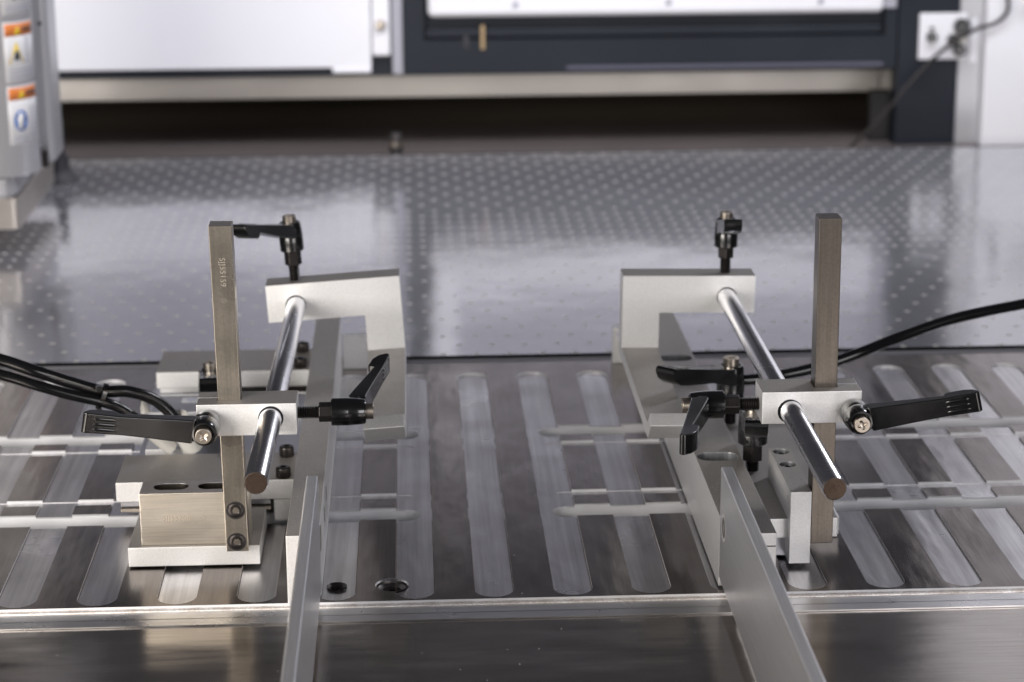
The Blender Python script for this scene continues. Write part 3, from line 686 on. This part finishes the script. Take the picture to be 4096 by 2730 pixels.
b = bmesh.new(); lathe(b, [(1.6, .05), (1.2, .08), (.9, .03), (0, .03)], 20, Matrix.Translation((-198.7, 144.3, 24.9))); new('small_hole', b, M['screw_steel'], mp)
b = bmesh.new(); lathe(b, [(5.4, .04), (5.0, .14), (4.4, .04)], 32, Matrix.Translation((-158, 165, 24.9)))
new('spot_face', b, M['screw_steel'], mp)
rp = left_plate('rear aluminium plate with two black cap screws beside the left rail', 334, 384, 25.4, 14.2, (341, 378))
bxo('lower_step', (-214.6, -183, 336, 380, 10.6, 14.1), M['alu'], rp, bevel=.3)
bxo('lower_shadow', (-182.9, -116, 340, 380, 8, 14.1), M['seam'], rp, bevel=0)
for x, y in ((-209.4, 366), (-198, 352), (-134, 357)):
    b = bmesh.new(); lathe(b, [(1.0, .02), (.7, .25), (0, .3)], 12, Matrix.Translation((x, y, 25.4))); new('metal_chip', b, M['screw_steel'], rp)

# pneumatic slide between the plates
cyl = thing('pneumatic_slide', 'grey grooved pneumatic slide body between the two left carriage plates', 'pneumatic slide')
bxo('slide_body', (-213, -116, 196, 318, .3, 15), M['alu_band'], cyl, bevel=.5)
bxo('upper_rail', (-213, -116, 268, 306, 15.1, 18.5), M['alu_band'], cyl, bevel=.4)
bxo('label_strip', (-196, -172, 289.5, 298.5, 18.55, 18.75), M['sticker'], cyl, bevel=0)
bxo('bright_edge', (-213, -116, 304.5, 306.4, 18.4, 19.1), M['alu'], cyl, bevel=.3)
bxo('front_bright_edge', (-215, -116, 267.4, 269.2, 18.2, 19.0), M['alu'], cyl, bevel=.3)
text('60% 5V DC', frame((-184.5, 294, 18.78), (0, 0, 1), (1, 0, 0)), 3.2, M['blue'], cyl, name='label_text')
bxo('port_block', (-206.5, -182, 180, 198, .5, 24.2), M['alu'], cyl, bevel=.4)
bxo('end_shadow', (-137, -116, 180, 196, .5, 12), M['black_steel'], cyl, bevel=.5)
bxo('brass_bit', (-134, -126, 176, 182, 12, 16), M['nickel_worn'], cyl, bevel=.4)
def fitting(label, pts, r):
    t = thing('tube_fitting', label, 'fitting', 'pale push-in fittings at the left')
    bm = bmesh.new(); tube(bm, pts, r, 20); new('fitting_body', bm, M['beige'], t, smooth=50)
    a, c = Vector(pts[0]), Vector(pts[1]); d = (c-a).normalized()
    bm = bmesh.new(); F = frame(a, d, (0, 1, 0)); lathe(bm, [(r*.6, -.8), (r*1.15, -.8), (r*1.2, 1.6), (r*1.0, 2.2)], 24, F); new('collar', bm, M['beige'], t, smooth=50)
    return t
fitting('pale elbow fitting half hidden under the lever handle, left of the other', [(-205, 166, 44), (-199, 170, 36.5), (-194, 173, 30.5), (-190.5, 175, 26.5)], 4.3)
fitting('larger pale elbow fitting under the lever handle next to the clamp block', [(-186.5, 172, 45), (-184, 175, 38), (-181, 178, 31), (-178.5, 180, 24.5)], 6.4)
b = bmesh.new(); lathe(b, [(0, 0), (3.2, .5), (2.6, 4), (.4, 8.5), (0, 8.5)], 18, frame((-206, 190, 43.5), (-.2, 0, 1), (1, 0, 0))); tag(new('pointed_cap', b, M['beige'], smooth=60), 'small pale pointed cap above the lever handle beside the black tubes', 'cap')
def hose(label, pts, r=3.3):
    bm = bmesh.new(); tube(bm, pts, r, 20, True); o = new('air_hose', bm, M['rubber'], smooth=60); tag(o, label, 'hose', 'black air hoses'); return o
hose('upper thick black hose entering from the left and bending down at the clamp', [(-330, 146, 103), (-285, 150, 90.6), (-262, 150, 82.3), (-243.5, 155, 73.8), (-226.2, 160, 66.7), (-212.2, 165, 64.6), (-199.7, 170, 58.6), (-191.5, 172, 51), (-186.6, 172, 44.5)], 3.5)
hose('lower black hose entering from the left and passing under the other', [(-330, 146, 93), (-285, 150, 81.6), (-262, 150, 74.0), (-243.5, 152, 67.3), (-226.5, 155, 61.9), (-218.4, 158, 57.8), (-210.5, 160, 51.8), (-205.5, 164, 45.5)], 3.1)
zt = thing('zip_tie', 'black zip tie binding the two hoses on the left', 'zip tie')
b = bmesh.new(); F = frame((-226.3, 157.5, 64.2), (.9, .2, -.38), (0, 1, 0)); pf = []
rr = []
for i in range(28):
    t = 2*math.pi*i/28; a_, b__ = 5.0, 7.6
    rr.append([b.verts.new(F @ Vector((a_*math.cos(t)+dx*math.cos(t), b__*math.sin(t)+dx*math.sin(t), dz))) for dx, dz in ((-.9, -1.2), (.5, -1.2), (.5, 1.2), (-.9, 1.2))])
for i in range(28):
    p, q = rr[i], rr[(i+1) % 28]
    for j in range(4): b.faces.new((p[j], p[(j+1) % 4], q[(j+1) % 4], q[j]))
new('tie_loop', b, M['black_coat'], zt)
bxo('tie_head', (-228.6, -224.6, 149.6, 153, 69.2, 72.6), M['black_coat'], zt, bevel=.4)
b = bmesh.new(); tube(b, [(-227, 153, 58.5), (-229, 151, 54), (-231.5, 150, 48)], 1.5, 8); new('tie_tail', b, M['black_coat'], zt)

# rails
def rail_left():
    t = thing('guide_rail', 'long grey aluminium rail at left running away from the viewer', 'rail', 'long rails of the two fixtures')
    bm = bmesh.new(); prism(bm, [(-114.7, -5), (-104.15, -5), (-104.15, 8.2), (-98.0, 8.2), (-98.0, 415), (-114.7, 415)], [], .15, 38.6, 'Z')
    dust_shade_top(new('rail_body', bm, M['alu_dust_shade'], t, bevel=.45))
    for y, z in ((66, 24), (98, 24)):
        b = bmesh.new(); lathe(b, [(4.4, .06), (3.9, .1), (3.9, .04), (0, .04)], 28, frame((-98.0, y, z), (1, 0, 0), (0, 1, 0))); new('side_screw', b, M['black_steel'], t)
    return t
rail_left()
def rail_right():
    t = thing('guide_rail', 'wide grey aluminium rail at right with oval slots in its top', 'rail', 'long rails of the two fixtures')
    bm = bmesh.new(); prism(bm, [(108.1, 9.5), (114.3, 9.5), (114.3, -16), (133.6, -16), (131.2, 415), (106.2, 415)], [], .15, 38.6, 'Z')
    o = dust_shade_top(new('rail_body', bm, M['alu_dust_shade'], t, bevel=.45))
    cs = []
    for yc in (105.0, 301.):
        c_ = bmesh.new(); prism(c_, stadium(115.4+(-.6 if yc > 200 else 0), yc, 124.6+(-1.4 if yc > 200 else 0), yc, 6.9), [], 24, 50, 'Z'); cs.append(c_)
    cut(o, cs)
    bxo('front_seam', (115, 133.2, -16.15, -15.9, 31.3, 31.9), M['seam'], t, bevel=0)
    return t
rail_right()
def flat_bar(label, x0, x1, y1, z0, z1, side):
    t = thing('flat_bar', label, 'bar', 'upright flat bars reaching towards the viewer')
    bm = bmesh.new(); box(bm, x0, x1, -470, y1, z0, z1); new('bar_body', bm, M['alu_mill'], t, bevel=.9, seg=3)
    return t
fl = flat_bar('upright flat aluminium bar running out of frame beside the left rail', -103.9, -97.95, 8.0, 5.3, 66.4, 1)
b = bmesh.new(); lathe(b, [(7.2, .05), (6.8, .14), (6.6, .05), (2.4, .03), (0, -.4)], 40, frame((-97.93, 14.0, 30), (1, 0, 0), (0, 1, 0))); new('countersunk_screw', b, M['screw_steel'], fl)
fr = flat_bar('upright flat aluminium bar running out of frame beside the right rail', 108.0, 114.1, 8.8, 5.3, 66.2, -1)
b = bmesh.new(); lathe(b, [(7.4, .04), (7.0, .16), (6.7, .05), (2.6, .05)], 40, frame((107.98, -5.6, 38), (-1, 0, 0), (0, 1, 0))); new('countersunk_rim', b, M['alu'], fr)
b = bmesh.new(); lathe(b, [(6.7, .03), (2.6, .1), (2.2, -.2), (0, -.2)], 32, frame((107.98, -5.6, 38), (-1, 0, 0), (0, 1, 0))); new('countersunk_screw', b, M['nickel_worn'], fr)

# right carriage, bored block, foot piece
rc = thing('carriage_plate', 'aluminium carriage plate between the right rail and the bored block', 'plate')
dust_shade_top(bxo('plate_body', (133.9, 176.5, 43, 262, 13, 24.1), M['alu_dust_shade'], rc, bevel=.5))
bxo('slide_body', (134.5, 158, 50, 255, .2, 12.9), M['alu_band'], rc, bevel=.4)
bb_ = thing('bored_block', 'tall aluminium block with two counterbored holes on top at right', 'block')
bm = bmesh.new(); box(bm, 149.4, 160.6, 35.8, 109.7, 1.2, 41.5); o = dust_shade_top(new('block_body', bm, M['alu'], bb_, bevel=.4))
cut(o, [cylb((155.1, 102.6, 33.5), (0, 0, 1), 4.6, 12), cylb((155.1, 80.8, 33.5), (0, 0, 1), 4.6, 12)])
for y in (102.6, 80.8):
    cap_screw(bb_, (155.1, y, 35.5), (0, 0, 1), r=4.2, h=4.6, hexr=2.0, knurl=False, name='recessed_screw')
for z in (34.6, 17.1):
    b = bmesh.new(); lathe(b, [(2.6, .04), (2.3, .12), (2.1, .02), (1.2, -.5), (0, -.5)], 24, frame((149.4, 43.5, z), (-1, 0, 0), (0, 1, 0))); new('side_screw', b, M['screw_steel'], bb_)
fp = bxo('foot_piece', (161, 184.2, 78.2, 140, .8, 11.2), M['alu'], bevel=.5); tag(fp, 'low aluminium foot piece showing behind the right square post', 'plate')
wb = thing('white_hook', 'small white hooked plate standing left of the right C bracket', 'plate')
bm = bmesh.new(); prism(bm, [(89.7, .1), (106.5, .1), (106.5, 18), (94.0, 18), (92.6, 22.4), (94.9, 22.6), (94.9, 26.2), (90.2, 26.2)], [], 420, 424, 'Y'); new('hook_plate', bm, M['alu'], wb, bevel=.4)
lp = bxo('stop_plate', (-97.6, -60, 418.5, 423, .1, 25), M['alu'], bevel=.5); tag(lp, 'pale upright stop plate seen between the left rail and left C bracket', 'plate')
hose('long glossy black hose curving in from the right edge behind the right post', [(420, 280, 92), (370, 270, 86.5), (332, 260, 81.6), (287.8, 250, 76.0), (250.2, 240, 67.2), (224.8, 230, 60.8), (200.6, 225, 54.4), (176.5, 220, 50.6), (158, 215, 49.6), (146, 214, 49.5)], 3.35)

# fine chips and lint lying about
def chips(name, n, rects, seed, mat, smin, smax):
    rnd = random.Random(seed); bm = bmesh.new()
    for i in range(n):
        x0, x1, y0, y1, z = rnd.choice(rects); x = rnd.uniform(x0, x1); y = rnd.uniform(y0, y1); r = rnd.uniform(smin, smax); a = rnd.uniform(0, 6.3)
        k = rnd.uniform(.35, 1); h = rnd.uniform(.15, .4)*r
        P = [(math.cos(a+t)*r*(1 if j % 2 == 0 else k), math.sin(a+t)*r*(1 if j % 2 == 0 else k)) for j, t in enumerate((0, 1.4, 3.1, 4.8))]
        lo = [bm.verts.new((x+p[0], y+p[1], z+.02)) for p in P]; c = bm.verts.new((x, y, z+h+.05))
        for j in range(4): bm.faces.new((lo[j], lo[(j+1) % 4], c))
        bm.faces.new(lo)
    o = new(name, bm, mat, smooth=10); o['kind'] = 'stuff'; return o
chips('metal_chips', 420, [(-300, 380, -300, -22, -3.2)]*3+[(-90, 380, 2, 120, 0), (-95, 105, 120, 400, 0), (110, 130, 10, 90, 38.6), (134, 176, 45, 240, 24.1), (-112, -100, 20, 250, 38.6), (-210, -125, 125, 165, 24.9)], 7, M['white'], .12, .34)
chips('dark_grit', 500, [(-215, -118, 3, 52, 0), (-300, -205, 3, 115, 0), (110, 130, 10, 60, 38.6), (150, 160, 36, 75, 41.5), (-97, -78, 3, 40, 0)], 9, M['ink'], .07, .22)
